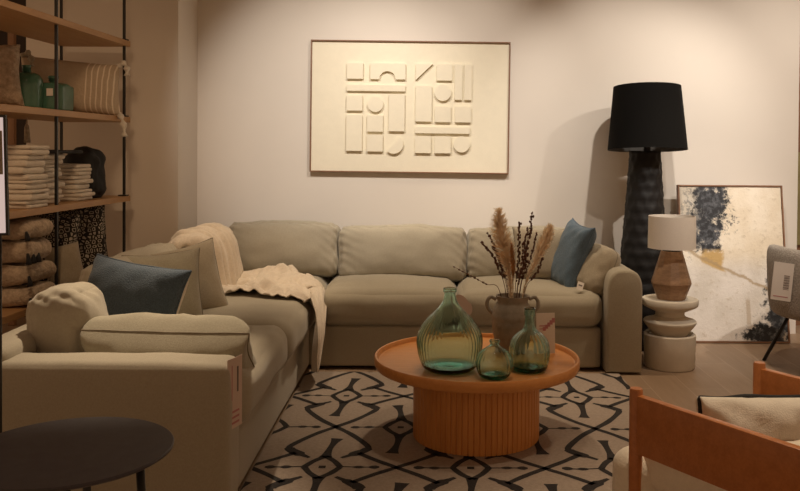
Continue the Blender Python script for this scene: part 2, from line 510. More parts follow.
# ------------------------------------------------------------------ rug
def build_rug():
    x0, x1, y0, y1 = -.695, 1.085, 1.9, 4.76
    bm = bmesh.new()
    add_box(bm, x0, x1, y0, y1, .0005, .012, .004)
    zt = .0126
    def poly(pts):
        # clip to the rug by clamping
        vs = [bm.verts.new((max(x0 + .003, min(x1 - .003, p[0])), max(y0 + .003, min(y1 - .003, p[1])), zt)) for p in pts]
        try: f = bm.faces.new(vs); f.material_index = 1
        except ValueError: pass
    def stroke(pts, w):
        P = [Vector((p[0], p[1], 0)) for p in catmull([(a, b, 0) for a, b in pts], 5)]
        n = len(P); L = []; Rr = []
        for i, p in enumerate(P):
            t = (P[min(i + 1, n - 1)] - P[max(i - 1, 0)])
            if t.length < 1e-6: continue
            t.normalize(); nn = Vector((-t.y, t.x, 0))
            u = i / (n - 1)
            ww = w(u) if callable(w) else w
            ww *= 1 + .18 * noise.noise(p * 14)
            L.append(p + nn * ww / 2); Rr.append(p - nn * ww / 2)
        for i in range(len(L) - 1):
            q = [L[i], L[i + 1], Rr[i + 1], Rr[i]]
            if max(v.x for v in q) < x0 or min(v.x for v in q) > x1 or max(v.y for v in q) < y0 or min(v.y for v in q) > y1: continue
            poly(q)
    px, py = .59, .97
    def A(cx, cy):
        for sx in (-1, 1):
            for sy in (-1, 1):
                stroke([(cx, cy), (cx + sx * .08, cy + sy * .10), (cx + sx * .158, cy + sy * .235), (cx + sx * .162, cy + sy * .285),
                        (cx + sx * .12, cy + sy * .335), (cx + sx * .065, cy + sy * .385)],
                       lambda u: .029 + (.018 if .55 < u < .85 else 0) - (.012 * max(0, u - .85) / .15))
                stroke([(cx + sx * .13, cy + sy * .33), (cx + sx * .21, cy + sy * .41), (cx + sx * px / 2, cy + sy * py / 2)], .027)
    def D(cx, cy):
        w, h = .072, .115
        j = lambda: rnd.uniform(-.006, .006)
        pts = [(cx - w, cy), (cx, cy + h), (cx + w, cy), (cx, cy - h)]
        for i in range(4):
            a, b = pts[i], pts[(i + 1) % 4]
            stroke([a, ((a[0] + b[0]) / 2 + (a[0] + b[0] - 2 * cx) * .06, (a[1] + b[1]) / 2 + (a[1] + b[1] - 2 * cy) * .06), b], .027)
        stroke([(cx - .014, cy), (cx + .014, cy)], .026)
        for sy in (-1, 1):     # bones
            lean = rnd.uniform(-.03, .03)
            stroke([(cx, cy + sy * h * .9), (cx + lean * .3, cy + sy * (h + .10)), (cx + lean, cy + sy * (h + .215))],
                   lambda u: .026 + .03 * (abs(u - .5) * 2) ** 2.2)
        for sx in (-1, 1):     # arrows
            stroke([(cx + sx * w, cy + j()), (cx + sx * (w + .08), cy + j()), (cx + sx * (w + .155), cy + j())],
                   lambda u: .010 + .030 * max(0, 1 - abs(u - .45) / .13) + .034 * max(0, 1 - abs(u - .86) / .16))
    for k in range(-3, 4):
        for l in range(-3, 3):
            A(-.42 + px * k, 3.80 + py * l); D(-.42 + px * k, 3.315 + py * l)
            D(-.125 + px * k, 3.80 + py * l)
    # woven dark border line
    o = bm_to_obj('rug', bm, M['rug'], smooth=False, mats=[M['rug'], M['rugdark']], base=(.2, 3.3, 0))
    tag(o, 'cream area rug with a dark brown diamond lattice pattern under the round coffee table', 'rug')
build_rug()

# ------------------------------------------------------------------ sectional sofa
def build_sofa():
    t = thing('sectional_sofa', 'large greige L-shaped sectional sofa in the corner against the back wall', 'sofa', (-.3, 4.6, 0))
    s = M['sofa']; c = M['sofa_cush']
    P = lambda n, bm, m=s: bm_to_obj(n, bm, m, parent=t, smooth='all')
    P('base', soft_box(-1.13, 4.35, .133, .87, 2.68, .235, .02, n=12, wr=.003))
    P('base', soft_box(.145, 5.275, .133, 1.71, .85, .235, .02, n=12, wr=.003))
    # arms
    P('arm', soft_box(-1.14, 2.925, .278, .92, .19, .52, .035, puff=(.004, .008, .008), n=20, wr=.004, wscale=5))
    xw, hw = 1.117, .101
    prof = [(xw - hw, .012)] + [(xw + hw * math.copysign(abs(math.cos(a)) ** .72, math.cos(a)), .46 + .14 * abs(math.sin(a)) ** .72) for a in [PI - PI * i / 28 for i in range(29)]] + [(xw + hw, .012)]
    bm = bmesh.new(); secs = []
    for y, k in ((4.765, .016), (4.768, .008), (4.774, .003), (4.784, 0), (5.1, 0), (5.4, 0), (5.70, 0)):
        secs.append([bm.verts.new((xw + (x - xw) * (1 - k / hw), y, .30 + (z - .30) * (1 - k / .29))) for x, z in prof])
    for A, B in zip(secs[:-1], secs[1:]):
        for i in range(len(prof)): bm.faces.new((A[i], A[(i + 1) % len(prof)], B[(i + 1) % len(prof)], B[i]))
    bm.faces.new(secs[0]); bm.faces.new(list(reversed(secs[-1])))
    P('arm', bm)
    P('back_frame', soft_box(-1.525, 4.28, .305, .155, 2.87, .56, .04, n=20, wr=.003))
    P('back_frame', soft_box(-.12, 5.685, .33, 2.64, .13, .58, .04, n=20, wr=.003))
    # seats
    def seat(x0, x1, y0, y1, seed, pz=.034, r=.075, ptop=.5):
        P('seat_cushion', soft_box((x0 + x1) / 2, (y0 + y1) / 2, .352, x1 - x0, y1 - y0, .208, r, puff=(.008, .012, pz), n=26, wr=.008, seed=seed, wscale=4.5), c)
    seat(-1.44, -.655, 3.03, 3.925, 1)
    seat(-1.44, -.65, 3.935, 4.845, 2)
    seat(-1.44, -.65, 4.85, 5.60, 3)
    seat(-.645, .17, 4.835, 5.60, 4)
    seat(.18, 1.010, 4.835, 5.60, 5)
    # back cushions
    def back(x0, x1, y, seed, z=.605, h=.345, rx=-10):
        P('back_cushion', soft_box((x0 + x1) / 2, y, z, x1 - x0, .22, h, .05, puff=(.004, .045, .008), n=34, wr=.012, seed=seed,
                                   rot=(R(rx), 0, 0), wscale=5, edge_wr=.007, sag=.012), c)
    back(-1.30, -.588, 5.47, 6, z=.625)
    back(-.585, .238, 5.46, 7)
    back(.248, .985, 5.46, 8)
    def side(y0, y1, x, seed, z=.605, h=.36, ry=-8):
        P('back_cushion', soft_box(x, (y0 + y1) / 2, z, .20, y1 - y0, h, .065, puff=(.032, .006, .015), n=30, wr=.012, seed=seed,
                                   rot=(0, R(ry), 0), wscale=5, edge_wr=.006, sag=0), c)
    side(3.07, 3.37, -1.375, 9, z=.555)
    side(3.66, 4.60, -1.44, 10, z=.575)
    side(4.61, 5.22, -1.31, 11, z=.595)
    # small feet just showing in the gap under the base
    for x, y in ((-.76, 4.72), (.92, 4.95), (.2, 4.95), (-.78, 3.1), (-1.5, 3.1)):
        bm_to_obj('foot', box(x - .025, x + .025, y - .025, y + .025, 0.0, .04, .004), M['blackmetal'], parent=t, smooth=False)
    # price tag sewn between the two long seats
    return t
sofa = build_sofa()

# throw over the corner cushion, across the seat and down the front
def build_throw():
    from mathutils.bvhtree import BVHTree
    vs, fs = [], []
    for o in sofa.children:
        if o.name.split('.')[0] in ('seat_cushion', 'back_cushion', 'back_frame'):
            mw = world(o); k = len(vs)
            vs += [mw @ v.co for v in o.data.vertices]
            fs += [tuple(k + i for i in p.vertices) for p in o.data.polygons]
    bvh = BVHTree.FromPolygons(vs, fs)
    def drop(x, y):
        h = bvh.ray_cast(Vector((x, y, 2)), Vector((0, 0, -1)))
        return h[0].z if h[0] is not None else .45
    nx, ny = 84, 72
    xs = []
    for i in range(nx + 1):
        u = i / nx
        xs.append(-1.43 + .07 * u / .15 if u < .15 else -1.36 + .36 * (u - .15) / .45 if u < .60 else -1.0 + .365 * (u - .60) / .40)
    def yr(x):
        k = max(0, min(1, (x + 1.25) / .22))
        lo = 4.60 * (1 - k) + 4.44 * k; hi = 5.235 * (1 - k) + 5.22 * k
        q = max(0, min(1, (x + .86) / .22))
        return lo + .06 * q, hi - .16 * q
    grid = []
    for x in xs:
        lo, hi = yr(x)
        grid.append([[x, lo + (hi - lo) * j / ny + .018 * noise.noise(Vector((x * 7, j * .05, 3))), 0] for j in range(ny + 1)])
    for r in grid:
        for p in r: p[2] = drop(p[0], p[1])
    for it in range(5):
        z = [[p[2] for p in r] for r in grid]
        for i in range(nx + 1):
            for j in range(ny + 1):
                acc = [z[max(0, min(nx, i + a))][max(0, min(ny, j + b))] for a, b in ((0, 0), (1, 0), (-1, 0), (0, 1), (0, -1))]
                grid[i][j][2] = max(z[i][j], sum(acc) / 5)
    bm = bmesh.new(); rows = []
    for i, r in enumerate(grid):
        row = []
        for j, p in enumerate(r):
            t = j / ny; x, y, z = p
            i0, i1, j0, j1 = max(0, i - 1), min(nx, i + 1), max(0, j - 1), min(ny, j + 1)
            du = Vector(grid[i1][j]) - Vector(grid[i0][j]); dv = Vector(grid[i][j1]) - Vector(grid[i][j0])
            nr = du.cross(dv).normalized()
            if nr.z < 0: nr = -nr
            seat = max(0, min(1, (x + 1.10) / .10))
            w1 = noise.noise(Vector((x * 5, y * 5, 1))); w2 = noise.noise(Vector((x * 7, y * 7, 7)))
            drape = .010 * (1 + math.sin(y * 78 + 5 * w1 + x * 6)) + .006 * (1 + math.sin(y * 120 + 6 * w2))
            r1 = 1 - abs(math.sin(y * 17 + x * 9 + 3.2 * w1)); r2 = 1 - abs(math.sin(y * 11 - x * 21 + 4 * w2))
            r3 = 1 - abs(math.sin(y * 48 + x * 40 + 6 * w1))
            w3 = noise.noise(Vector((x * 16, y * 16, 11))); w4 = noise.noise(Vector((x * 30, y * 26, 4)))
            w5 = max(0, .55 + 1.3 * noise.noise(Vector((x * 6, y * 6, 21)))); w6 = max(0, .5 + 1.3 * noise.noise(Vector((x * 7, y * 6, 33))))
            heap = .013 * w5 * (1 + math.sin(y * 44 + x * 26 + 9 * w1)) + .012 * w6 * (1 + math.sin(y * 22 - x * 66 + 9 * w2)) + .015 * (1 - abs(w3)) ** 3 + .010 * (1 - abs(w4)) ** 3 + .022 * max(0, t - .25) * max(0, min(1, (x + 1.15) / .12))
            d = .007 + drape * (1 - seat) + heap * seat * (1 - .5 * max(0, min(1, (x + .76) / .1)))
            row.append(bm.verts.new(Vector(p) + nr * d))
        rows.append(row)
    last = [v.co.copy() for v in rows[-1]]
    tgt = [(-.610, .405, 4.45, 4.92, .3), (-.606, .33, 4.40, 4.74, .7), (-.612, .26, 4.38, 4.66, 1), (-.618, .19, 4.39, 4.61, 1), (-.622, .13, 4.42, 4.57, 1), (-.625, .085, 4.47, 4.53, 1)]
    tp = catmull([(a, b, c) for a, b, c, _, _ in tgt], 5); th = catmull([(d, e, 0) for _, _, _, d, e in tgt], 5)
    for a, h in zip(tp, th):
        row = []
        for j in range(ny + 1):
            t = j / ny
            f = .016 * (1 + math.sin(t * 19 + 1.2 + 1.5 * noise.noise(Vector((a.y * 4, t * 2, 1))))) * h.y
            row.append(bm.verts.new((a.x + f, a.z * (1 - t) + h.x * t, a.y + (last[j].z - .47) * max(0, (a.y - .33) / .1) * .5)))
        rows.append(row)
    for A, B in zip(rows[:-1], rows[1:]):
        for j in range(ny): bm.faces.new((A[j], A[j + 1], B[j + 1], B[j]))
    o = bm_to_obj('throw_blanket', bm, M['throw'], base=(-1.0, 4.85, .5), smooth='all')
    md = o.modifiers.new('thick', 'SOLIDIFY'); md.thickness = .005; md.offset = 0
    tag(o, 'crumpled cream gauze throw draped over the corner back cushion and seat of the sofa', 'blanket')
build_throw()

# scatter cushions, left group
add_cushion('scatter_cushion', 'long pale sage cushion lying against the near arm of the sofa', 'cushion', (-.972, 3.17, .497), (R(41), R(1), 0), .62, .27, .25,
            M['sage'], seam=M['seam'], seam_r=.0035, pinch=.06, pw=.33, seed=1, wr=.013, group='sage cushions on the left sofa')
add_cushion('scatter_cushion', 'dark blue woven lumbar cushion with a white back, leaning on the left sofa cushions', 'cushion', (-1.255, 3.53, .625), (R(-20), R(5), R(-20)), .49, .34, .15,
            M['blue'], m2=M['offwhite'], seam=M['blue'], seam_r=.005, pinch=.08, seed=2)
add_cushion('scatter_cushion', 'square sage cushion standing directly behind the dark blue lumbar cushion', 'cushion', (-1.245, 3.93, .605), (R(-14), R(-5), R(14)), .35, .37, .15,
            M['sage'], seam=M['seam'], seam_r=.003, pinch=.09, seed=3, group='sage cushions on the left sofa')
add_cushion('scatter_cushion', 'sage cushion half hidden behind the square sage one, nearest the cream throw', 'cushion', (-1.225, 4.20, .60), (R(-18), R(-11), R(24)), .37, .38, .15,
            M['taupe'], seam=M['seam'], seam_r=.003, pinch=.09, seed=4, group='sage cushions on the left sofa')
# right group
add_cushion('scatter_cushion', 'taupe cushion behind the dried flowers, left of the blue cushion', 'cushion', (.71, 5.24, .625), (R(-16), R(2), R(6)), .38, .34, .16,
            M['taupe'], seam=M['seam'], seam_r=.003, pinch=.08, seed=5)
bc = add_cushion('scatter_cushion', 'slate blue cushion standing upright at the right end of the sofa', 'cushion', (.865, 5.10, .64), (R(-18), R(8), R(-71)), .275, .42, .13,
            M['blue2'], seam=M['blue2'], seam_r=.003, pinch=.12, seed=6, wr=.010)
add_cushion('scatter_cushion', 'small olive sage cushion slumped over the right arm of the sofa', 'cushion', (.995, 5.01, .57), (R(-27), R(8), R(-60)), .26, .30, .15,
            M['taupe'], seam=M['seam'], seam_r=.003, pinch=.0, pw=.36, seed=7, wr=.010, rc=.16)

# ------------------------------------------------------------------ paper tags
def paper_tag(name, label, cat, c, W, H, rot, m, marks, group=None, T=.0016):
    """flat card, local x/z; marks: (x0,x1,z0,z1,mat) in 0..1"""
    t = thing(name, label, cat, c, rot, group)
    Mx = world(t)
    bm = box(-W / 2, W / 2, -T / 2, T / 2, 0, H); xf(bm.verts, Mx)
    bm_to_obj('card', bm, m, parent=t, smooth=False)
    by = {}
    for (a, b, z0, z1, mm) in marks:
        b2 = by.setdefault(mm, bmesh.new())
        add_box(b2, -W / 2 + a * W, -W / 2 + b * W, -T / 2 - .0008, -T / 2 - .0001, z0 * H, z1 * H)
    for mm, b2 in by.items():
        xf(b2.verts, Mx)
        bm_to_obj('printed_lines', b2, M[mm], parent=t, smooth=False)
    return t
lines = [(.15, .8, .80 - .06 * i, .82 - .06 * i, 'greyink') for i in range(6)]
paper_tag('price_tag', 'long pale pink price tag hanging on the end of the near sofa arm', 'tag', (-.672, 2.90, .305), .095, .245, (0, 0, R(72)), M['pinkpaper'],
          [(.64, .74, .50, .86, 'greyink'), (.28, .32, .40, .9, 'pinkink'), (.2, .8, .06, .09, 'pinkink'), (.2, .8, .14, .17, 'pinkink'), (.2, .8, .22, .25, 'pinkink')])
paper_tag('price_tag', 'small white tag hanging at the bottom corner of the slate blue cushion', 'tag', (.872, 4.87, .468), .038, .05, (R(-25), R(20), 0), M['paper'],
          [(.2, .8, .5, .66, 'greyink')])
# rounded cream tag at the front of the long seat
bm = prism([(.172 + .045 * math.cos(a) * (1 if math.sin(a) < 0 else .8), .395 + .07 * math.sin(a)) for a in [2 * PI * k / 24 for k in range(24)]], -.001, .001)
xf(bm.verts, Matrix.Translation((.195, 4.79, .39)) @ Matrix.Rotation(R(-32), 4, 'Y') @ Matrix.Translation((-.172, 0, -.395)))
o = bm_to_obj('swing_tag', bm, M['pinkpaper'], base=(.195, 4.79, .39), smooth=False)
tag(o, 'rounded pale swing tag hanging on the front of the seat behind the big bottle', 'tag')

# ------------------------------------------------------------------ coffee table
TX, TY = .212, 3.715
def build_table():
    t = thing('coffee_table', 'round orange wood coffee table with a fluted drum base on the patterned rug', 'table', (TX, TY, .0125))
    zt = .345
    bm_to_obj('tabletop', lathe([(0, zt - .012), (.41, zt - .012), (.436, zt - .010), (.443, zt), (.443, zt - .0), (.436, zt + .002), (0, zt + .002)], (TX, TY, 0), 96), M['tabletop'], parent=t)
    bm_to_obj('rim', lathe([(.425, .318), (.446, .322), (.452, .334), (.453, .362), (.449, .368), (.441, .368), (.437, .362), (.434, zt + .0035), (.425, zt + .001)], (TX, TY, 0), 96, closed=True), M['tabletop'], parent=t)
    nf = 72
    def fl(a, z, r):
        k = (a * nf / (2 * PI)) % 1
        return r - .0045 * (1 if (k < .14 or k > .86) else 0)
    bm_to_obj('pedestal', lathe([(.01, .0135), (.278, .0135), (.279, .02), (.279, .332), (.01, .332)], (TX, TY, 0), nf * 7, flute=lambda a, z, r: fl(a, z, r) if r > .1 else r), M['tablebase'], parent=t)
build_table()
ZT = .3475

# bottles
def bottle(name, label, x, y, h, prof, m, flutes=0, depth=.0, thick=.0045, bottom=.016, foot=True):
    """prof outer (r,z) bottom->lip"""
    bm = bmesh.new()
    n = 144 if flutes else 64
    def fl(a, z, r):
        if not flutes: return r
        k = max(0, min(1, (z / h - .10) / .1)) * max(0, min(1, (.74 - z / h) / .12))
        return r + depth * k * (math.cos(a * flutes) )
    inner = [(max(.004, r - thick), z) for r, z in prof if z > bottom * 1.2]
    cl = [(0, .010)] + [(prof[0][0] * .55, .006), (prof[0][0], 0.0006)] + list(prof[1:])
    lip = prof[-1]
    full = cl + [(lip[0] - thick * .4, lip[1] + .002), (lip[0] - thick, lip[1])] + list(reversed(inner)) + [(inner[0][0] * .75, bottom * 1.0), (inner[0][0] * .4, bottom + .010), (0, bottom + .014)]
    add_lathe(bm, full, x, y, ZT + .0006, n=n, flute=fl)
    o = bm_to_obj(name, bm, m, base=(x, y, ZT), smooth='all')
    tag(o, label, 'bottle', 'green glass bottles on the coffee table')
    return o
def smoothprof(pts, k=5):
    return [(max(.003, p.x), p.y) for p in catmull([(a, b, 0) for a, b in pts], k)]
bottle('demijohn_bottle', 'largest green ribbed glass demijohn on the left of the coffee table', .088, 3.535, .345,
       smoothprof([(.095, .0), (.118, .022), (.133, .075), (.138, .125), (.128, .165), (.098, .21), (.060, .25), (.034, .282), (.026, .305), (.024, .325), (.0285, .330), (.0285, .343)]), M['glassA'], 44, .0019, bottom=.016)
bottle('round_bottle', 'smallest squat green glass bottle at the front of the coffee table', .268, 3.41, .155,
       smoothprof([(.048, 0), (.064, .014), (.075, .05), (.074, .075), (.060, .103), (.036, .122), (.021, .132), (.018, .142), (.021, .146), (.021, .153)]), M['glassB'], 22, .0008, bottom=.013)
bottle('long_neck_bottle', 'long-necked green glass bottle standing right of the smallest bottle', .425, 3.53, .265,
       smoothprof([(.062, 0), (.076, .014), (.084, .055), (.085, .09), (.076, .125), (.055, .152), (.031, .170), (.022, .190), (.0205, .225), (.0225, .232), (.0235, .262)]), M['glassA'], 22, .0014, bottom=.014)

# vase
VX, VY = .385, 3.86
def build_vase():
    t = thing('clay_vase', 'brown unglazed clay vase with two loop handles holding dried stems', 'vase', (VX, VY, ZT))
    out = smoothprof([(.060, .0), (.072, .02), (.088, .08), (.096, .145), (.094, .185), (.080, .215), (.070, .232), (.076, .252), (.080, .260)])
    inn = [(r - .008, z) for r, z in reversed(out) if z > .02]
    bm_to_obj('body', lathe([(0, 0)] + out + inn + [(0, .02)], (VX, VY, ZT), 56, flute=lambda a, z, r: r * (1 + .012 * math.sin(z * 160))), M['vase'], parent=t)
    for s in (-1, 1):
        pts = catmull([(VX + s * a, VY, ZT + z) for a, z in ((.076, .242), (.100, .252), (.116, .235), (.115, .205), (.093, .178))], 6)
        bm_to_obj('handle', tube(pts, .0085, 10), M['vase'], parent=t, smooth='all')
build_vase()

# dried stems
def px(x, y, dy=0.0):
    return Vector((VX + (x - 513.5) * .00459, VY + dy, .608 - (y - 296) * .00459))
def stem_root(dx): return Vector((VX + dx, VY, .40))
def pampas(label, pts, r, m, seed, frac=.35, hair=.9, nh=900):
    rr = random.Random(seed)
    P = catmull(pts, 8)
    t = bm_to_obj('pampas_stem', tube(P, [.0022] * len(P), 6), M['pampas'], base=pts[0], smooth='all')
    tag(t, label, 'dried flower', 'pampas plumes in the clay vase')
    bm = bmesh.new()
    n = len(P); i0 = int(n * frac)
    for k in range(nh):
        f = rr.random(); i = i0 + f * (n - 1 - i0)
        a = P[int(i)]; b = P[min(int(i) + 1, n - 1)]; c = a.lerp(b, i - int(i))
        tg = (P[min(int(i) + 1, n - 1)] - P[max(int(i) - 1, 0)]).normalized()
        d = Vector((rr.gauss(0, 1), rr.gauss(0, 1), rr.gauss(0, 1))); d = (d - tg * d.dot(tg)).normalized()
        L = r * (.22 + .78 * max(0, math.sin(PI * min(1, .02 + f * .93))) ** .8 * min(1, f * 2.2)) * rr.uniform(.45, 1.2)
        tip = c + d * L * .8 + tg * L * hair + Vector((0, 0, -.15 * L))
        sd = tg.cross(d) * .0021
        q = [bm.verts.new(c - sd), bm.verts.new(c + sd), bm.verts.new(c.lerp(tip, .6) + sd * 1.1 + d * L * .08), bm.verts.new(tip), bm.verts.new(c.lerp(tip, .6) - sd * 1.1 + d * L * .08)]
        bm.faces.new(q)
    o = bm_to_obj('plume', bm, m, parent=t, smooth=False)
pampas('tall fluffy tan pampas plume, the widest in the clay vase', [stem_root(.0), px(511, 285), px(506, 255), px(501, 232), px(498, 210)], .066, M['pampas'], 1, .12, .62, 1500)
pampas('slim tan pampas plume leaning right in the clay vase', [stem_root(.01), px(526, 285, -.01), px(537, 258, -.02), px(545, 240, -.02), px(550, 226, -.02)], .042, M['pampas'], 2, .2, 1.0, 900)
pampas('short thin brown grass plume at the centre of the clay vase', [stem_root(.005), px(513, 285, -.03), px(513, 268, -.04), px(511, 243, -.04)], .018, M['pampasdark'], 3, .38, 1.2, 600)

def branch(label, pts, seed, f0=.35, br=.0058, step=.011, spread=.005, r=.0018):
    rr = random.Random(seed)
    P = catmull(pts, 10)
    t = bm_to_obj('dried_branch', tube(P, [r * (1 - .5 * i / len(P)) for i in range(len(P))], 6), M['berry'], base=pts[0], smooth='all')
    tag(t, label, 'dried flower', 'dark seed branches in the clay vase')
    bm = bmesh.new(); acc = 0; L = len(P)
    for i in range(int(L * f0), L - 1):
        seg = (P[i + 1] - P[i]).length; acc += seg
        while acc > step:
            acc -= step
            for s in range(2 if spread > .003 else 1):
                c = P[i] + Vector((rr.uniform(-1, 1), rr.uniform(-1, 1), rr.uniform(-1, 1))) * spread
                q = bmesh.ops.create_icosphere(bm, subdivisions=1, radius=br * rr.uniform(.65, 1.1))
                tg = (P[i + 1] - P[i]).normalized()
                for v in q['verts']: v.co = v.co + tg * v.co.dot(tg) * .5 + c
    o = bm_to_obj('seed_heads', bm, M['berry'], parent=t, smooth='all'); o['kind'] = 'stuff'
branch('long beaded dark twig reaching far left out of the clay vase', [stem_root(-.02), px(500, 291), px(487, 285), px(470, 276), px(453, 267)], 1, .42, .0055, .021, .0008)
branch('dark seed branch arching left with the lowest outer curve in the vase', [stem_root(-.015), px(506, 290), px(497, 265), px(489, 250), px(481, 243)], 2, .35)
branch('dark seed branch on the left with its tip beside the wide pampas plume', [stem_root(-.01), px(508, 290, .02), px(500, 262, .03), px(494, 245, .03), px(488, 234, .03)], 3, .35)
branch('tallest dark seed branch in the middle of the clay vase', [stem_root(.01), px(519, 288, .03), px(527, 258, .04), px(531, 235, .04), px(534, 212, .04)], 4, .33, .0052, .010, .007)
branch('dark seed branch just left of the tallest one in the vase', [stem_root(.008), px(517, 288, .03), px(520, 262, .03), px(520, 240, .03), px(521, 223, .03)], 5, .33, .0052, .011, .006)
branch('bushy dark seed branch between the two tall dark ones', [stem_root(.012), px(521, 288, .0), px(526, 266, .0), px(527, 245, .0), px(529, 228, .0)], 6, .33, .0055, .008, .010)
branch('dark seed branch behind the slim right pampas plume', [stem_root(.014), px(523, 288, .05), px(531, 266, .06), px(536, 248, .06), px(539, 234, .06)], 7, .4, .0048, .013, .004)
branch('dark seed branch low in the bundle, right of the brown grass plume', [stem_root(.006), px(518, 288, -.02), px(522, 270, -.02), px(524, 255, -.02), px(524, 241, -.02)], 9, .3, .0055, .009, .008)
branch('reddish dark seed branch crossing behind the wide pampas plume', [stem_root(-.006), px(509, 288, .04), px(503, 270, .05), px(499, 256, .05), px(492, 247, .05)], 10, .3, .0052, .010, .006)
branch('short dark seed branch leaning out right, lowest on that side', [stem_root(.018), px(526, 290, -.01), px(534, 277, -.02), px(540, 266, -.02), px(543, 257, -.02)], 8, .4, .005, .011, .005)

# card on the table
t = thing('menu_card', 'white upright card with a pink mark behind the long-necked bottle', 'card', (.535, 3.82, ZT), (R(-4), 0, R(10)))
Mx = world(t)
b = box(-.044, .044, -.0015, .0015, .002, .185); xf(b.verts, Mx); bm_to_obj('card', b, M['paper'], parent=t, smooth=False)
b = bmesh.new()
for k in range(5):
    a = .4 + k * .55
    add_box(b, -.004 + .011 * k - .010, .010 + .011 * k - .010, -.0028, -.0016, .105 + .009 * k, .122 + .010 * k)
add_box(b, -.03, .0, -.0028, -.0016, .125, .130); add_box(b, -.03, -.008, -.0028, -.0016, .112, .116)
xf(b.verts, Mx); bm_to_obj('pink_motif', b, M['pinkink'], parent=t, smooth=False)

# ------------------------------------------------------------------ wall art (relief)
def build_relief():
    k = .00226
    cx, cz, yw = -.143, 1.576, Yw
    t = thing('relief_artwork', 'wide cream relief panel of geometric blocks in a thin wooden frame on the back wall', 'wall art', (cx, yw, cz), (0, R(.35), 0))
    Mx = world(t)
    W, H = 615 * k, 407 * k
    def add(name, bm, m, sm=False):
        xf(bm.verts, Mx); return bm_to_obj(name, bm, m, parent=t, smooth=sm)
    add('panel', box(-W / 2 + .008, W / 2 - .008, -.026, -.002, -H / 2 + .008, H / 2 - .008), M['artcream'])
    fw, y0, y1 = .0085, -.045, -.001
    for a in ((-W / 2, W / 2, H / 2 - fw, H / 2), (-W / 2, W / 2, -H / 2, -H / 2 + fw),
              (-W / 2, -W / 2 + fw, -H / 2 + fw, H / 2 - fw), (W / 2 - fw, W / 2, -H / 2 + fw, H / 2 - fw)):
        add('frame_rail', box(a[0], a[1], y0, y1, a[2], a[3], .0015), M['framewood'])
    X = lambda x: (x - 338) * k
    Z = lambda y: (236 - y) * k
    y0, y1 = -.052, -.0255
    def rect(a, b, c, d): add('relief_block', prism([(X(a), Z(b)), (X(c), Z(b)), (X(c), Z(d)), (X(a), Z(d))], y0, y1, .0012), M['artcream'])
    def disc(a, b, r): add('relief_disc', prism([(X(a) + r * k * math.cos(q), Z(b) + r * k * math.sin(q)) for q in [2 * PI * i / 40 for i in range(40)]], y0, y1, .0), M['artcream'], True)
    for r in ((143, 103, 193, 152), (143, 170, 323, 189), (143, 203, 192, 250), (273, 197, 322, 312), (143, 263, 192, 374), (207, 263, 256, 314), (207, 323, 256, 375),
              (419, 103, 467, 154), (475, 103, 498, 213), (505, 103, 527, 213), (355, 170, 405, 281), (415, 233, 464, 282), (477, 233, 526, 282),
              (355, 297, 523, 317), (355, 325, 404, 378), (415, 325, 465, 378)):
        rect(*r)
    for d in ((232, 229, 24), (439, 191, 25.5), (499, 349, 25)): disc(*d)
    arch = [(X(215), Z(103)), (X(323), Z(103)), (X(323), Z(152)), (X(294), Z(152))]
    arch += [(X(268) + 25 * k * math.cos(a), Z(152) + 25 * k * math.sin(a)) for a in [PI * i / 16 for i in range(1, 16)]]
    arch += [(X(242), Z(152)), (X(215), Z(152))]
    add('relief_arch', prism(arch, y0, y1), M['artcream'])
    semi = [(X(289) + 30 * k * math.cos(a), Z(351) + 30 * k * math.sin(a)) for a in [R(-132 + 180 * i / 18) for i in range(19)]]
    add('relief_half_disc', prism(semi, y0, y1), M['artcream'])
    add('relief_triangle', prism([(X(355), Z(103)), (X(407), Z(103)), (X(355), Z(153))], y0, y1), M['artcream'])
build_relief()

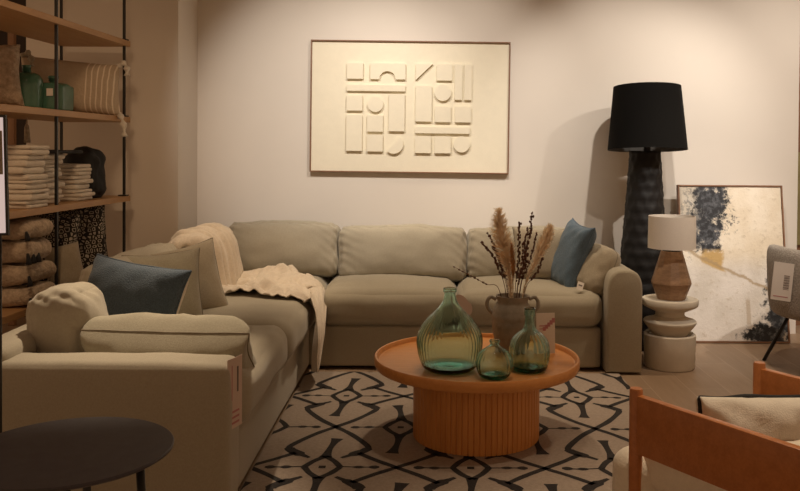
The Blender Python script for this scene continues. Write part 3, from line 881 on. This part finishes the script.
# ------------------------------------------------------------------ floor lamp
def build_floor_lamp():
    cx, cy = 1.42, 5.50
    t = thing('floor_lamp', 'tall black floor lamp with carved column and wide black drum shade', 'lamp', (cx, cy, 0))
    # hammered column: facetted lathe
    nz, na = 64, 26
    bm = bmesh.new(); rings = []
    for i in range(nz + 1):
        z = .03 + 1.25 * i / nz; u = i / nz
        r = .185 * (1 - u) + .102 * u + .012 * math.sin(PI * min(1, u * 1.3)) * (1 - u)
        ring = []
        for j in range(na * 2):
            a = 2 * PI * j / (na * 2)
            # rows of scooped dimples, staggered
            row = u * 17
            ph = (int(row) % 2) * .5
            da = abs(((a / (2 * PI) * 11 + ph) % 1) - .5) * 2; dz = abs((row % 1) - .5) * 2
            dd = min(1, math.hypot(da, dz))
            ring.append(bm.verts.new((cx - .012 + (r - .011 * (1 - dd * dd)) * math.cos(a), cy + (r - .011 * (1 - dd * dd)) * math.sin(a), z)))
        rings.append(ring)
    for A, B in zip(rings[:-1], rings[1:]):
        for j in range(na * 2): bm.faces.new((A[j], A[(j + 1) % (na * 2)], B[(j + 1) % (na * 2)], B[j]))
    bm.faces.new(list(reversed(rings[0]))); bm.faces.new(rings[-1])
    bm_to_obj('carved_column', bm, M['lampblack'], parent=t, smooth='all')
    bm_to_obj('base_plate', lathe([(0, 0.001), (.16, 0.001), (.162, .006), (.162, .026), (.155, .032), (0, .032)], (cx, cy, 0), 48), M['lampblack'], parent=t)
    bm_to_obj('socket', lathe([(0, 1.278), (.022, 1.278), (.022, 1.34), (.012, 1.345), (.012, 1.39), (0, 1.39)], (cx, cy, 0), 20), M['blackmetal'], parent=t)
    # open shade, inside lined grey
    zb, ztop, rb, rt = 1.287, 1.702, .255, .216
    sh = bm_to_obj('lamp_shade', lathe([(rb, zb), (rt, ztop), (rt - .003, ztop), (rb - .003, zb)], (cx, cy, 0), 72, closed=True), M['shadeblack'], parent=t)
    bm_to_obj('shade_lining', lathe([(rb - .004, zb + .002), (rt - .004, ztop - .002), (rt - .005, ztop - .002), (rb - .005, zb + .002)], (cx, cy, 0), 72, closed=True), M['shadeinner'], parent=t)
    tilt = Matrix.Translation((cx, cy, 1.40)) @ Matrix.Rotation(R(-3.6), 4, 'X') @ Matrix.Translation((-cx, -cy, -1.40))
    for ch in t.children:
        if ch.name.startswith(('lamp_shade', 'shade_lining')): ch.data.transform(world(t).inverted() @ tilt @ world(t))
    bm = bmesh.new()
    for k in range(3):
        a = 2 * PI * k / 3 + .4
        add_tube(bm, [(cx, cy, 1.385), (cx + (rt - .01) * math.cos(a) * .97, cy + (rt - .01) * math.sin(a) * .97, ztop - .01), (cx + (rt - .005) * math.cos(a), cy + (rt - .005) * math.sin(a), ztop - .01)], .003, 6)
    xf(bm.verts, tilt)
    bm_to_obj('shade_spider', bm, M['blackmetal'], parent=t)
build_floor_lamp()

# ------------------------------------------------------------------ side table (sculptural) and table lamp
SX, SY = 1.43, 4.97
def build_pedestal():
    t = thing('pedestal_table', 'cream plaster side table of stacked discs and cone beside the sofa', 'side table', (SX, SY, 0))
    bm_to_obj('drum_base', lathe([(0, .001), (.140, .001), (.146, .01), (.150, .16), (.150, .195), (.142, .203), (.128, .200), (.118, .182), (0, .17)], (SX, SY, 0), 64), M['plaster'], parent=t)
    bm_to_obj('double_cone', lathe([(0, .171), (.084, .171), (.088, .178), (.148, .258), (.153, .266), (.153, .274), (.147, .281), (.100, .295), (.084, .306), (.082, .333), (0, .333)], (SX, SY, 0), 64), M['plaster'], parent=t)
    bm_to_obj('disc_top', lathe([(0, .334), (.092, .334), (.100, .337), (.152, .362), (.161, .370), (.163, .376), (.163, .400), (.160, .406), (.152, .408), (.146, .405), (.138, .402), (0, .402)], (SX, SY, 0), 64), M['plaster'], parent=t)
build_pedestal()
def build_table_lamp():
    cx, cy, z = SX + .006, SY, .4035
    t = thing('table_lamp', 'table lamp with facetted brown wood body and white drum shade on the plaster side table', 'lamp', (cx, cy, z))
    bm_to_obj('wood_body', lathe([(0, 0), (.080, 0), (.083, .006), (.116, .095), (.114, .105), (.065, .275), (.062, .285), (0, .285)], (cx, cy, z), 12, a0=.2, a1=.2 + 2 * PI), M['lampwood'], parent=t, smooth=False)
    bm_to_obj('metal_collar', lathe([(0, .285), (.055, .285), (.055, .300), (.02, .302), (.02, .33), (0, .33)], (cx, cy, z), 32), M['blackmetal'], parent=t)
    zb, ztp = .302, .492
    bm_to_obj('lamp_shade', lathe([(.138, zb), (.136, ztp), (.1335, ztp), (.1355, zb)], (cx, cy, z), 64, closed=True), M['shadewhite'], parent=t)
    bm = bmesh.new()
    for k in range(3):
        a = 2 * PI * k / 3
        add_tube(bm, [(cx, cy, z + .325), (cx + .1345 * math.cos(a), cy + .1345 * math.sin(a), z + .33)], .002, 6)
    bm_to_obj('shade_spider', bm, M['blackmetal'], parent=t)
build_table_lamp()

# ------------------------------------------------------------------ leaning painting
def build_painting():
    W, H = .715, 1.06
    t = thing('leaning_painting', 'large framed abstract painting in cream, black and ochre leaning on the back wall', 'painting', (2.055, 5.60, .001), (R(-9), 0, 0))
    Mx = world(t)
    def add(name, bm, m):
        xf(bm.verts, Mx); return bm_to_obj(name, bm, m, parent=t, smooth=False)
    fw = .010
    c = box(-W / 2 + .012, W / 2 - .012, -.012, .02, .012, H - .012)
    add('canvas', c, M['canvas'])
    for a in ((-W / 2, W / 2, H - fw, H), (-W / 2, W / 2, 0, fw), (-W / 2, -W / 2 + fw, fw, H - fw), (W / 2 - fw, W / 2, fw, H - fw)):
        add('frame_rail', box(a[0], a[1], -.02, .022, a[2], a[3], .001), M['framewood'])
build_painting()

# ------------------------------------------------------------------ grey boucle chair at the right
def build_grey_chair():
    cx, cy = 2.39, 4.86
    t = thing('tub_chair', 'grey boucle tub chair on thin black legs in front of the leaning painting', 'chair', (cx, cy, 0))
    bm = bmesh.new()
    # shell: swept thick wall, lower towards the arms
    prof = []
    n = 40; rings = []
    for i in range(n + 1):
        a = R(70) + R(230) * i / n
        u = abs(i / n - .5) * 2
        top = .735 - .16 * u ** 2.2; bot = .33
        ro, ri = .39, .30
        sec = []
        for k in range(20):
            q = 2 * PI * k / 20
            px_ = (ro + ri) / 2 + (ro - ri) / 2 * math.copysign(abs(math.cos(q)) ** .6, math.cos(q))
            pz_ = (top + bot) / 2 + (top - bot) / 2 * math.copysign(abs(math.sin(q)) ** .45, math.sin(q))
            px_ += .05 * (pz_ - bot)
            sec.append(bm.verts.new((cx + px_ * math.cos(a), cy + px_ * math.sin(a), pz_)))
        rings.append(sec)
    for A, B in zip(rings[:-1], rings[1:]):
        for k in range(20): bm.faces.new((A[k], A[(k + 1) % 20], B[(k + 1) % 20], B[k]))
    bm.faces.new(rings[0]); bm.faces.new(list(reversed(rings[-1])))
    bm_to_obj('backrest_shell', bm, M['greyboucle'], parent=t, smooth='all')
    bm_to_obj('seat', soft_box(cx + .04, cy, .375, .60, .60, .15, .07, puff=(.01, .01, .02), n=16, seed=3), M['greyboucle'], parent=t, smooth='all')
    for sx, sy in ((-1, -1), (-1, 1), (1, -1), (1, 1)):
        bm_to_obj('leg', tube([(cx + sx * .20, cy + sy * .2, .32), (cx + sx * .335, cy + sy * .27, .0)], .011, 10), M['blackmetal'], parent=t, smooth='all')
build_grey_chair()
a_ = R(245)
paper_tag('price_tag', 'white price tag with a barcode hanging on the grey tub chair', 'tag', (1.972, 4.702, .445), .105, .215, (R(2), R(5), R(-24)), M['paper'],
          [(.56, .84, .30 + .032 * i, .312 + .032 * i + .008 * (i % 2), 'greyink') for i in range(12)] + [(.12, .85, .09, .115, 'pinkink')])

# olive framed panel at the far right edge
t = thing('framed_panel', 'olive panel in a dark wooden frame at the far right edge beyond the wall', 'picture', (2.93, 6.16, .35))
bm_to_obj('panel', box(2.62, 3.22, 6.16, 6.18, .60, 1.28), M['olive'], parent=t, smooth=False)
bm_to_obj('panel_backing', box(2.60, 3.25, 6.185, 6.22, .0, 2.3), M['framewood'], parent=t, smooth=False)

# ------------------------------------------------------------------ lounge chair (foreground right)
def build_lounge():
    A0 = Vector((.578, 2.325, .0127)); ang = R(33)
    t = thing('lounge_chair', 'reddish wood armchair with board sides and a white upholstered seat in the foreground', 'chair', A0, (0, 0, ang))
    Mx = world(t)      # local x across the chair (to its far arm), local y towards the front (rug)
    Wd, Dp = .548, .66
    def add(name, bm, m, sm=True):
        xf(bm.verts, Mx); return bm_to_obj(name, bm, m, parent=t, smooth=sm)
    for x in (0, Wd):
        for y, zt in ((0, .602), (-Dp, .61)):
            zb = -.0122 if (Mx @ Vector((x, y, 0))).x > 1.06 else .0
            add('post', lathe([(0, zb), (.017, zb), (.0185, zb + .01), (.0185, zt - .005), (.016, zt), (0, zt)], (x, y, 0), 20), M['chairwood'])
        add('arm_board', box(x - .013, x + .013, -Dp + .012, -.012, .424, .586, .004), M['chairwood'])
        add('side_rail', box(x - .012, x + .012, -Dp + .012, -.012, .22, .27, .004), M['chairwood'])
    add('front_rail', box(.015, Wd - .015, -.012, .012, .22, .27, .004), M['chairwood'])
    add('back_rail', box(.015, Wd - .015, -Dp - .012, -Dp + .012, .40, .62, .004), M['chairwood'])
    # seat bulges over the front between and beyond the posts
    add('seat_cushion', soft_box(Wd / 2, -.245, .375, Wd - .05, .64, .19, .09, puff=(.0, .03, .025), n=20, seed=4, wr=.006), M['chairwhite'], 'all')
    bm = soft_box(Wd / 2 - .005, .035, .30, Wd + .03, .13, .24, .062, puff=(.0, .03, .0), n=20, seed=8, wr=.004)
    add('seat_front', bm, M['chairwhite'], 'all')
    return t
build_lounge()
o = add_cushion('scatter_cushion', 'white cushion with black fringed edging standing in the foreground wooden armchair', 'cushion', (.998, 2.285, .468), (R(-14), R(1), R(6)), .52, .27, .13,
            M['offwhite'], seam=M['black_cloth'], seam_r=.009, seam_name='black_edging', pinch=.03, pw=.36, seed=12, wr=.018)

# ------------------------------------------------------------------ dark round side table (foreground left)
def build_side_table():
    cx, cy, zt = -.915, 2.12, .508
    t = thing('round_side_table', 'low dark round metal side table in the left foreground', 'side table', (cx, cy, 0))
    bm_to_obj('tabletop', lathe([(0, zt - .012), (.252, zt - .012), (.258, zt - .008), (.259, zt - .003), (.256, zt), (0, zt - .001)], (cx, cy, 0), 96), M['darktable'], parent=t)
    for a in (8, 98, 188, 292):
        a = R(a)
        bm_to_obj('leg', tube([(cx + .175 * math.cos(a), cy + .175 * math.sin(a), zt - .012), (cx + .20 * math.cos(a), cy + .20 * math.sin(a), 0.0)], .011, 12), M['blackmetal'], parent=t, smooth='all')
    bm_to_obj('ring_brace', ring_tube([Vector((cx + .177 * math.cos(2 * PI * k / 48), cy + .177 * math.sin(2 * PI * k / 48), zt - .02)) for k in range(48)], .006), M['blackmetal'], parent=t, smooth='all')
build_side_table()

# ------------------------------------------------------------------ poster stand at the left edge
def build_stand():
    X0, Y0 = -1.232, 2.42
    t = thing('display_stand', 'black framed pale pink sign with added glow on a thin black stand at the left edge', 'sign', (X0, Y0, 0))
    bm_to_obj('pole', tube([(X0 - .012, Y0, .01), (X0 - .012, Y0, 1.05)], .009, 10), M['blackmetal'], parent=t, smooth='all')
    bm_to_obj('base_plate', box(X0 - .18, X0 + .02, Y0 - .1, Y0 + .1, 0.0005, .011, .003), M['blackmetal'], parent=t)
    Mx = Matrix.Translation((X0 + .026, Y0 - .014, 1.02)) @ Matrix.Rotation(R(-1.3), 4, 'Y')
    b = bmesh.new(); W, H, f = .26, .345, .007
    for a in ((-W, 0, H - f, H), (-W, 0, 0, f), (-W, -W + f, f, H - f), (-f, 0, f, H - f)): add_box(b, a[0], a[1], -.005, .004, a[2], a[3])
    xf(b.verts, Mx); bm_to_obj('frame', b, M['blackmetal'], parent=t, smooth=False)
    b = box(-W + f, -f, -.002, .004, f, H - f); xf(b.verts, Mx); bm_to_obj('sign_face', b, M['sign_face'], parent=t, smooth=False)
    b = bmesh.new(); add_box(b, -W + .03, -.012, -.0035, -.0021, .175, .30); add_box(b, -W + .03, -.05, -.0035, -.0021, .12, .128); add_box(b, -W + .03, -.07, -.0035, -.0021, .09, .098)
    xf(b.verts, Mx); bm_to_obj('printed_picture', b, M['taupe'], parent=t, smooth=False)
build_stand()

# ------------------------------------------------------------------ shelf unit on the left
SHROT = R(-1.9)
SZ = (.06, .50, .976, 1.47, 1.945)
def shx(dx, dy):   # dx from right edge (negative = left), dy from far end (negative = towards camera)
    v = Matrix.Rotation(SHROT, 3, 'Z') @ Vector((dx, dy, 0))
    return v.x - 1.895, v.y + 5.29
def build_shelf():
    t = thing('shelf_unit', 'open oak shelf unit on thin black posts along the left side', 'shelf', (-1.887, 5.29, 0), (0, 0, SHROT))
    Mx = world(t); D, L = .44, 2.05
    for z in SZ:
        b = box(-D, 0, -L, 0, z - .034, z, .002); xf(b.verts, Mx)
        bm_to_obj('shelf_board', b, M['shelfwood'], parent=t, smooth=False)
    for dy in (-.045, -.93, -1.90):
        for dx in (-.022, -D + .02):
            b = box(dx - .007, dx + .007, dy - .007, dy + .007, .0005, 3.04); xf(b.verts, Mx)
            bm_to_obj('post', b, M['blackmetal'], parent=t, smooth=False)
    for z in SZ[1:]:
        b = box(-.05, .002, -.075, -.03, z + .0005, z + .008); xf(b.verts, Mx)
        bm_to_obj('bracket', b, M['blackmetal'], parent=t, smooth=False)
build_shelf()

# items: striped pillow with tassels on the upper shelf
c = (-2.11, 4.955, 1.47 + .163)
striped = add_cushion('striped_cushion', 'striped tan lumbar cushion with knotted corner tassels on the upper shelf', 'cushion', c, (R(-8), R(2), R(40)), .56, .315, .13, M['stripe'], pinch=.04, seed=21, wr=.006)
Mp = Matrix.Translation(c) @ Euler((R(-8), R(2), R(40))).to_matrix().to_4x4()
for k, (sx, sz) in enumerate(((1, 1), (1, -1), (-1, 1))):
    p = Mp @ Vector((sx * .272, 0, sz * .15))
    b = bmesh.new()
    if sz > 0:
        pts = catmull([p, p + Vector((.03, -.01, .022)), p + Vector((.055, -.015, -.005)), p + Vector((.058, -.015, -.055))], 6)
    else:
        pts = catmull([p, p + Vector((.015, -.02, -.004)), p + Vector((.04, -.04, -.05)), p + Vector((.05, -.045, -.13))], 6)
    add_tube(b, pts, [.014 + .007 * math.sin(i * 1.1) for i in range(len(pts))], 10)
    bm_to_obj('tassel', b, M['offwhite'] if sx > 0 else M['taupe'], parent=striped, smooth='all')
# carved cream cushion near the camera
add_cushion('textured_cushion', 'cream cushion with a carved loop texture at the near end of the upper shelf', 'cushion', (-2.325, 4.40, 1.47 + .176), (R(-10), R(-4), R(25)), .34, .34, .15, M['carved'], pinch=.07, seed=22, wr=.012)

def shelf_bottle(label, x, y, z, prof, sq=None, tagged=False):
    t = bm_to_obj('green_bottle', lathe([(0, .0008)] + prof + [(prof[-1][0] - .004, prof[-1][1]), (prof[-1][0] - .004, prof[-1][1] - .03), (0, prof[-1][1] - .03)], (x, y, z), 64, flute=sq), M['glassC'], base=(x, y, z), smooth='all')
    tag(t, label, 'bottle', 'green bottles on the upper shelf')
    if tagged:
        b = box(x + .005, x + .04, y - .094, y - .0925, z + .085, z + .125); bm_to_obj('paper_label', b, M['paper'], parent=t, smooth=False)['label'] = 'white paper label'
    return t
shelf_bottle('tall dark green round-shouldered bottle on the upper shelf beside the textured cushion', -2.185, 4.55, 1.4705,
             smoothprof([(.070, .0), (.081, .02), (.084, .1), (.082, .165), (.060, .200), (.024, .214), (.022, .235), (.026, .247)]))
def sqf(a, z, r):
    k = max(abs(math.cos(a)), abs(math.sin(a))); f = max(0, min(1, (.155 - z) / .012))
    return r * (1 + f * (min(1 / k, 1.30) - 1))
shelf_bottle('short square green jug with a white label in front of the striped cushion', -2.09, 4.66, 1.4705,
             smoothprof([(.074, .0), (.083, .012), (.085, .07), (.084, .14), (.070, .158), (.022, .164), (.02, .18), (.028, .186), (.028, .2)], 6), sqf, True)
t = None
# hanging tassel under the upper shelf
b = bmesh.new(); x, y = -2.16, 4.50
add_tube(b, [(x, y, 1.436), (x, y, 1.40), (x, y, 1.385), (x + .003, y, 1.30)], [.002, .005, .012, .017], 12)
tag(bm_to_obj('hanging_tassel', b, M['carved'], base=(x, y, 1.436), smooth='all'), 'tan tassel hanging under the upper shelf board', 'tassel')

# stacks of folded white linen on the middle shelf
def stack(cx, cy, n, w, d, h, who, seed, rz, shift=(0, 0)):
    rr = random.Random(seed); z = .9765
    for k in range(n):
        hh = h * rr.uniform(.6, 1.4)
        ww = w * rr.uniform(.84, 1.06)
        x = cx + rr.uniform(-.016, .012) + shift[0] * k; y = cy + rr.uniform(-.014, .014) + shift[1] * k
        b = soft_box(0, 0, 0, ww, d, hh, hh * .45, puff=(0, 0, .002), n=10, wr=.003, seed=seed + k, wscale=14)
        xf(b.verts, Matrix.Translation((x, y, z + hh / 2)) @ Matrix.Rotation(rz + rr.uniform(-.13, .13), 4, 'Z'))
        o = bm_to_obj('folded_linen', b, M['linen'], base=(x, y, z), smooth='all')
        pos = 'bottom' if k == 0 else 'top' if k == n - 1 else None
        ordn = ['', 'second', 'third', 'fourth', 'fifth', 'sixth', 'seventh', 'eighth', 'ninth', 'tenth', 'eleventh', 'twelfth', 'thirteenth'][k]
        lab = f'folded white linen at the {pos} of the {who} stack on the middle shelf' if pos else f'folded white linen, {ordn} from the bottom of the {who} stack on the middle shelf'
        tag(o, lab, 'folded cloth', f'folded linens in the {who} stack')
        z += hh + .0012
    return z
stack(-2.03, 4.15, 12, .22, .20, .0245, 'nearest', 3, SHROT, (-.002, 0))
z2 = stack(-2.075, 4.43, 10, .19, .22, .0245, 'middle', 30, SHROT)
stack(-2.035, 4.76, 9, .18, .20, .0245, 'farthest', 60, SHROT, (-.001, 0))
b = soft_box(-2.07, 4.52, z2 + .011, .27, .34, .018, .008, n=12, wr=.006, seed=5, wscale=9)
tag(bm_to_obj('folded_cloth', b, M['black_cloth'], base=(-2.07, 4.5, z2), smooth='all'), 'thin black cloth lying flat on top of the middle linen stack', 'cloth')
b = soft_box(-2.055, 5.02, .9775 + .14, .20, .22, .275, .06, puff=(.01, .02, .015), n=18, wr=.022, seed=9, wscale=9)
tag(bm_to_obj('cloth_bundle', b, M['black_cloth'], base=(-2.055, 5.02, .977), smooth='all'), 'crumpled black cloth bundle at the far end of the middle shelf', 'cloth')

# lower shelf: motif cushions, flat cream cushions
add_cushion('motif_cushion', 'large black cushion with a cream leaf motif and ruffled edge on the lower shelf', 'cushion', (-2.10, 4.85, .50 + .222), (R(-8), R(-4), R(28)), .44, .41, .15, M['motif'],
            seam=M['motif'], seam_r=.008, seam_name='ruffle', pinch=.05, seed=31, wr=.01)
add_cushion('motif_cushion', 'black cushion with cream leaf motif partly hidden by the stacked cream cushions', 'cushion', (-2.13, 4.54, .50 + .217), (R(-10), R(3), R(24)), .42, .40, .14, M['motif'],
            seam=M['motif'], seam_r=.008, seam_name='ruffle', pinch=.05, seed=32, wr=.01)
add_cushion('taupe_cushion', 'small taupe cushion standing in front of the leaf motif cushions on the lower shelf', 'cushion', (-1.955, 4.50, .50 + .13), (R(-12), R(-10), R(30)), .18, .25, .10, M['taupe'], pinch=.05, seed=33)
z = .502
for k in range(4):
    hh = (.09, .085, .095, .08)[k]
    who = ('bottom', 'second from the bottom', 'third from the bottom', 'topmost')[k]
    b = soft_box(0, 0, 0, .30, .28, hh, hh * .46, puff=(0, 0, .008), n=14, wr=.012, seed=40 + k, wscale=8)
    xf(b.verts, Matrix.Translation((-2.045 - .006 * k, 4.14, z + hh / 2 + .006)) @ Matrix.Rotation(SHROT + .05 * (-1) ** k, 4, 'Z'))
    o = bm_to_obj('flat_cushion', b, M['carved'], base=(-2.045, 4.14, z), smooth='all')
    tag(o, f'cream cushion lying flat, {who} of the pile on the lower shelf', 'cushion', 'cream cushions piled on the lower shelf')
    bb = bmesh.new()
    for q in range(3):
        px_ = -1.905 - .006 * k - .05 * q * (k % 2)
        add_tube(bb, [(px_, 4.0 + .05 * q, z + hh * .55), (px_ + .012, 3.985 + .05 * q, z + hh * .3), (px_ + .016, 3.98 + .05 * q, z + .004)], [.006, .011, .013], 8)
    bm_to_obj('black_tassel', bb, M['black_cloth'], parent=o, smooth='all')['label'] = 'black corner tassels'
    z += hh + .018

# wooden ladder rack in the dark gap at the far left
t = thing('ladder_rack', 'brown wooden ladder rack in the dark gap behind the shelf unit', 'rack', (-2.9, 6.0, 0))
for x in (-2.985, -3.5):
    bm_to_obj('rail', box(x - .022, x + .022, 5.98, 6.02, 0.0005, 2.2, .003), M['rackwood'], parent=t, smooth=False)
for z in (.3, .7, 1.1, 1.48, 1.9):
    bm_to_obj('rung', box(-3.48, -3.005, 5.985, 6.015, z, z + .04, .003), M['rackwood'], parent=t, smooth=False)

# pieces that belong to a part hang one level deeper
for o in list(COL.objects):
    if o.parent is None or o.parent.type != 'EMPTY': continue
    k = o.name.split('.')[0]
    up = {'shade_lining': 'lamp_shade', 'shade_spider': 'lamp_shade', 'printed_lines': 'card', 'pink_motif': 'card', 'sign_face': 'frame', 'printed_picture': 'frame', 'rim': 'tabletop'}.get(k)
    if up:
        for q in o.parent.children:
            if q.name.split('.')[0] == up: o.parent = q; break

# ------------------------------------------------------------------ lights
def spot(name, loc, aim, energy, size=60, blend=.6, col=(1, .80, .60), rad=.04):
    l = bpy.data.lights.new(name, 'SPOT'); l.energy = energy; l.spot_size = R(size); l.spot_blend = blend
    l.color = col; l.shadow_soft_size = rad
    o = bpy.data.objects.new(name, l); COL.objects.link(o); o.location = loc
    d = Vector(aim) - Vector(loc); o.rotation_euler = d.to_track_quat('-Z', 'Y').to_euler()
    return o
WHITE = (1, .905, .79); WARM = (1, .78, .54); AMBER = (1, .66, .38)
# track spots aimed at the back wall, then one added fill
spot('wall_and_fill_spot', (1.42, 4.10, 3.0), (1.4, 5.9, 1.3), 128, 60, .75, WHITE, .03)
spot('wall_and_fill_spot', (.30, 3.80, 3.0), (.0, 5.9, 1.42), 136, 58, .9, WHITE, .03)
spot('wall_and_fill_spot', (2.75, 3.6, 3.0), (2.4, 5.9, 1.2), 205, 64, .85, WHITE, .03)
spot('wall_and_fill_spot', (-.95, 3.6, 3.0), (-.65, 5.9, 1.4), 158, 52, .8, WHITE, .04)
spot('wall_and_fill_spot', (1.75, 3.1, 3.0), (1.85, 5.4, .6), 108, 36, .8, WHITE, .03)  # added fill for the side table, table lamp and painting
# downlights, with two added fills among them
spot('down_and_fill_light', (.15, 4.75, 3.03), (.15, 4.9, 0), 130, 66, .9, WARM, .05)
spot('down_and_fill_light', (-.95, 4.6, 3.03), (-1.12, 4.78, .6), 105, 36, .9, WARM, .05)
spot('down_and_fill_light', (-1.05, 4.25, 3.03), (-1.10, 3.14, .6), 340, 30, 1.0, WARM, .04)
spot('down_and_fill_light', (-.85, 3.3, 3.03), (-1.28, 4.05, .6), 50, 22, .9, WARM, .05)  # added fill brightening the fronts of the left scatter cushions
spot('down_and_fill_light', (.3, 3.3, 3.03), (.2, 3.6, 0), 26, 50, .9, WARM, .05)
spot('down_and_fill_light', (-1.3, 2.3, 3.03), (-2.15, 4.6, 1.1), 105, 60, .9, AMBER, .25)  # added soft warm fill for the shelf unit and left wall
spot('down_and_fill_light', (1.75, 4.4, 3.03), (1.75, 4.5, 0), 80, 72, .9, WARM, .05)
spot('down_and_fill_light', (1.2, 2.7, 3.03), (1.0, 2.35, 0), 150, 56, .9, WARM, .05)

w = bpy.data.worlds.new('store_ambient'); sc.world = w; w.use_nodes = True
bg = w.node_tree.nodes['Background']
bg.inputs['Color'].default_value = (1, .60, .33, 1); bg.inputs['Strength'].default_value = .38

# ------------------------------------------------------------------ camera
cd = bpy.data.cameras.new('camera'); cam = bpy.data.objects.new('camera', cd); COL.objects.link(cam)
cd.sensor_width = 36; cd.lens = 37.8
pitch = R(1.0); roll = R(.4)
cam.location = (0, 0, 1.27)
cam.rotation_mode = 'XYZ'
Mc = Matrix.Rotation(R(90) - pitch, 4, 'X') @ Matrix.Rotation(roll, 4, 'Z')
cam.rotation_euler = Mc.to_euler()
cd.shift_x = -30 / 800
cd.shift_y = -(245.5 - (151 + 840 * math.tan(pitch))) / 800
sc.camera = cam
cd.clip_start = .05

sc.view_settings.view_transform = 'Standard'
sc.view_settings.look = 'None'
sc.view_settings.gamma = 1
sc.view_settings.exposure = .11
try: sc.view_settings.use_curve_mapping = False
except Exception: pass
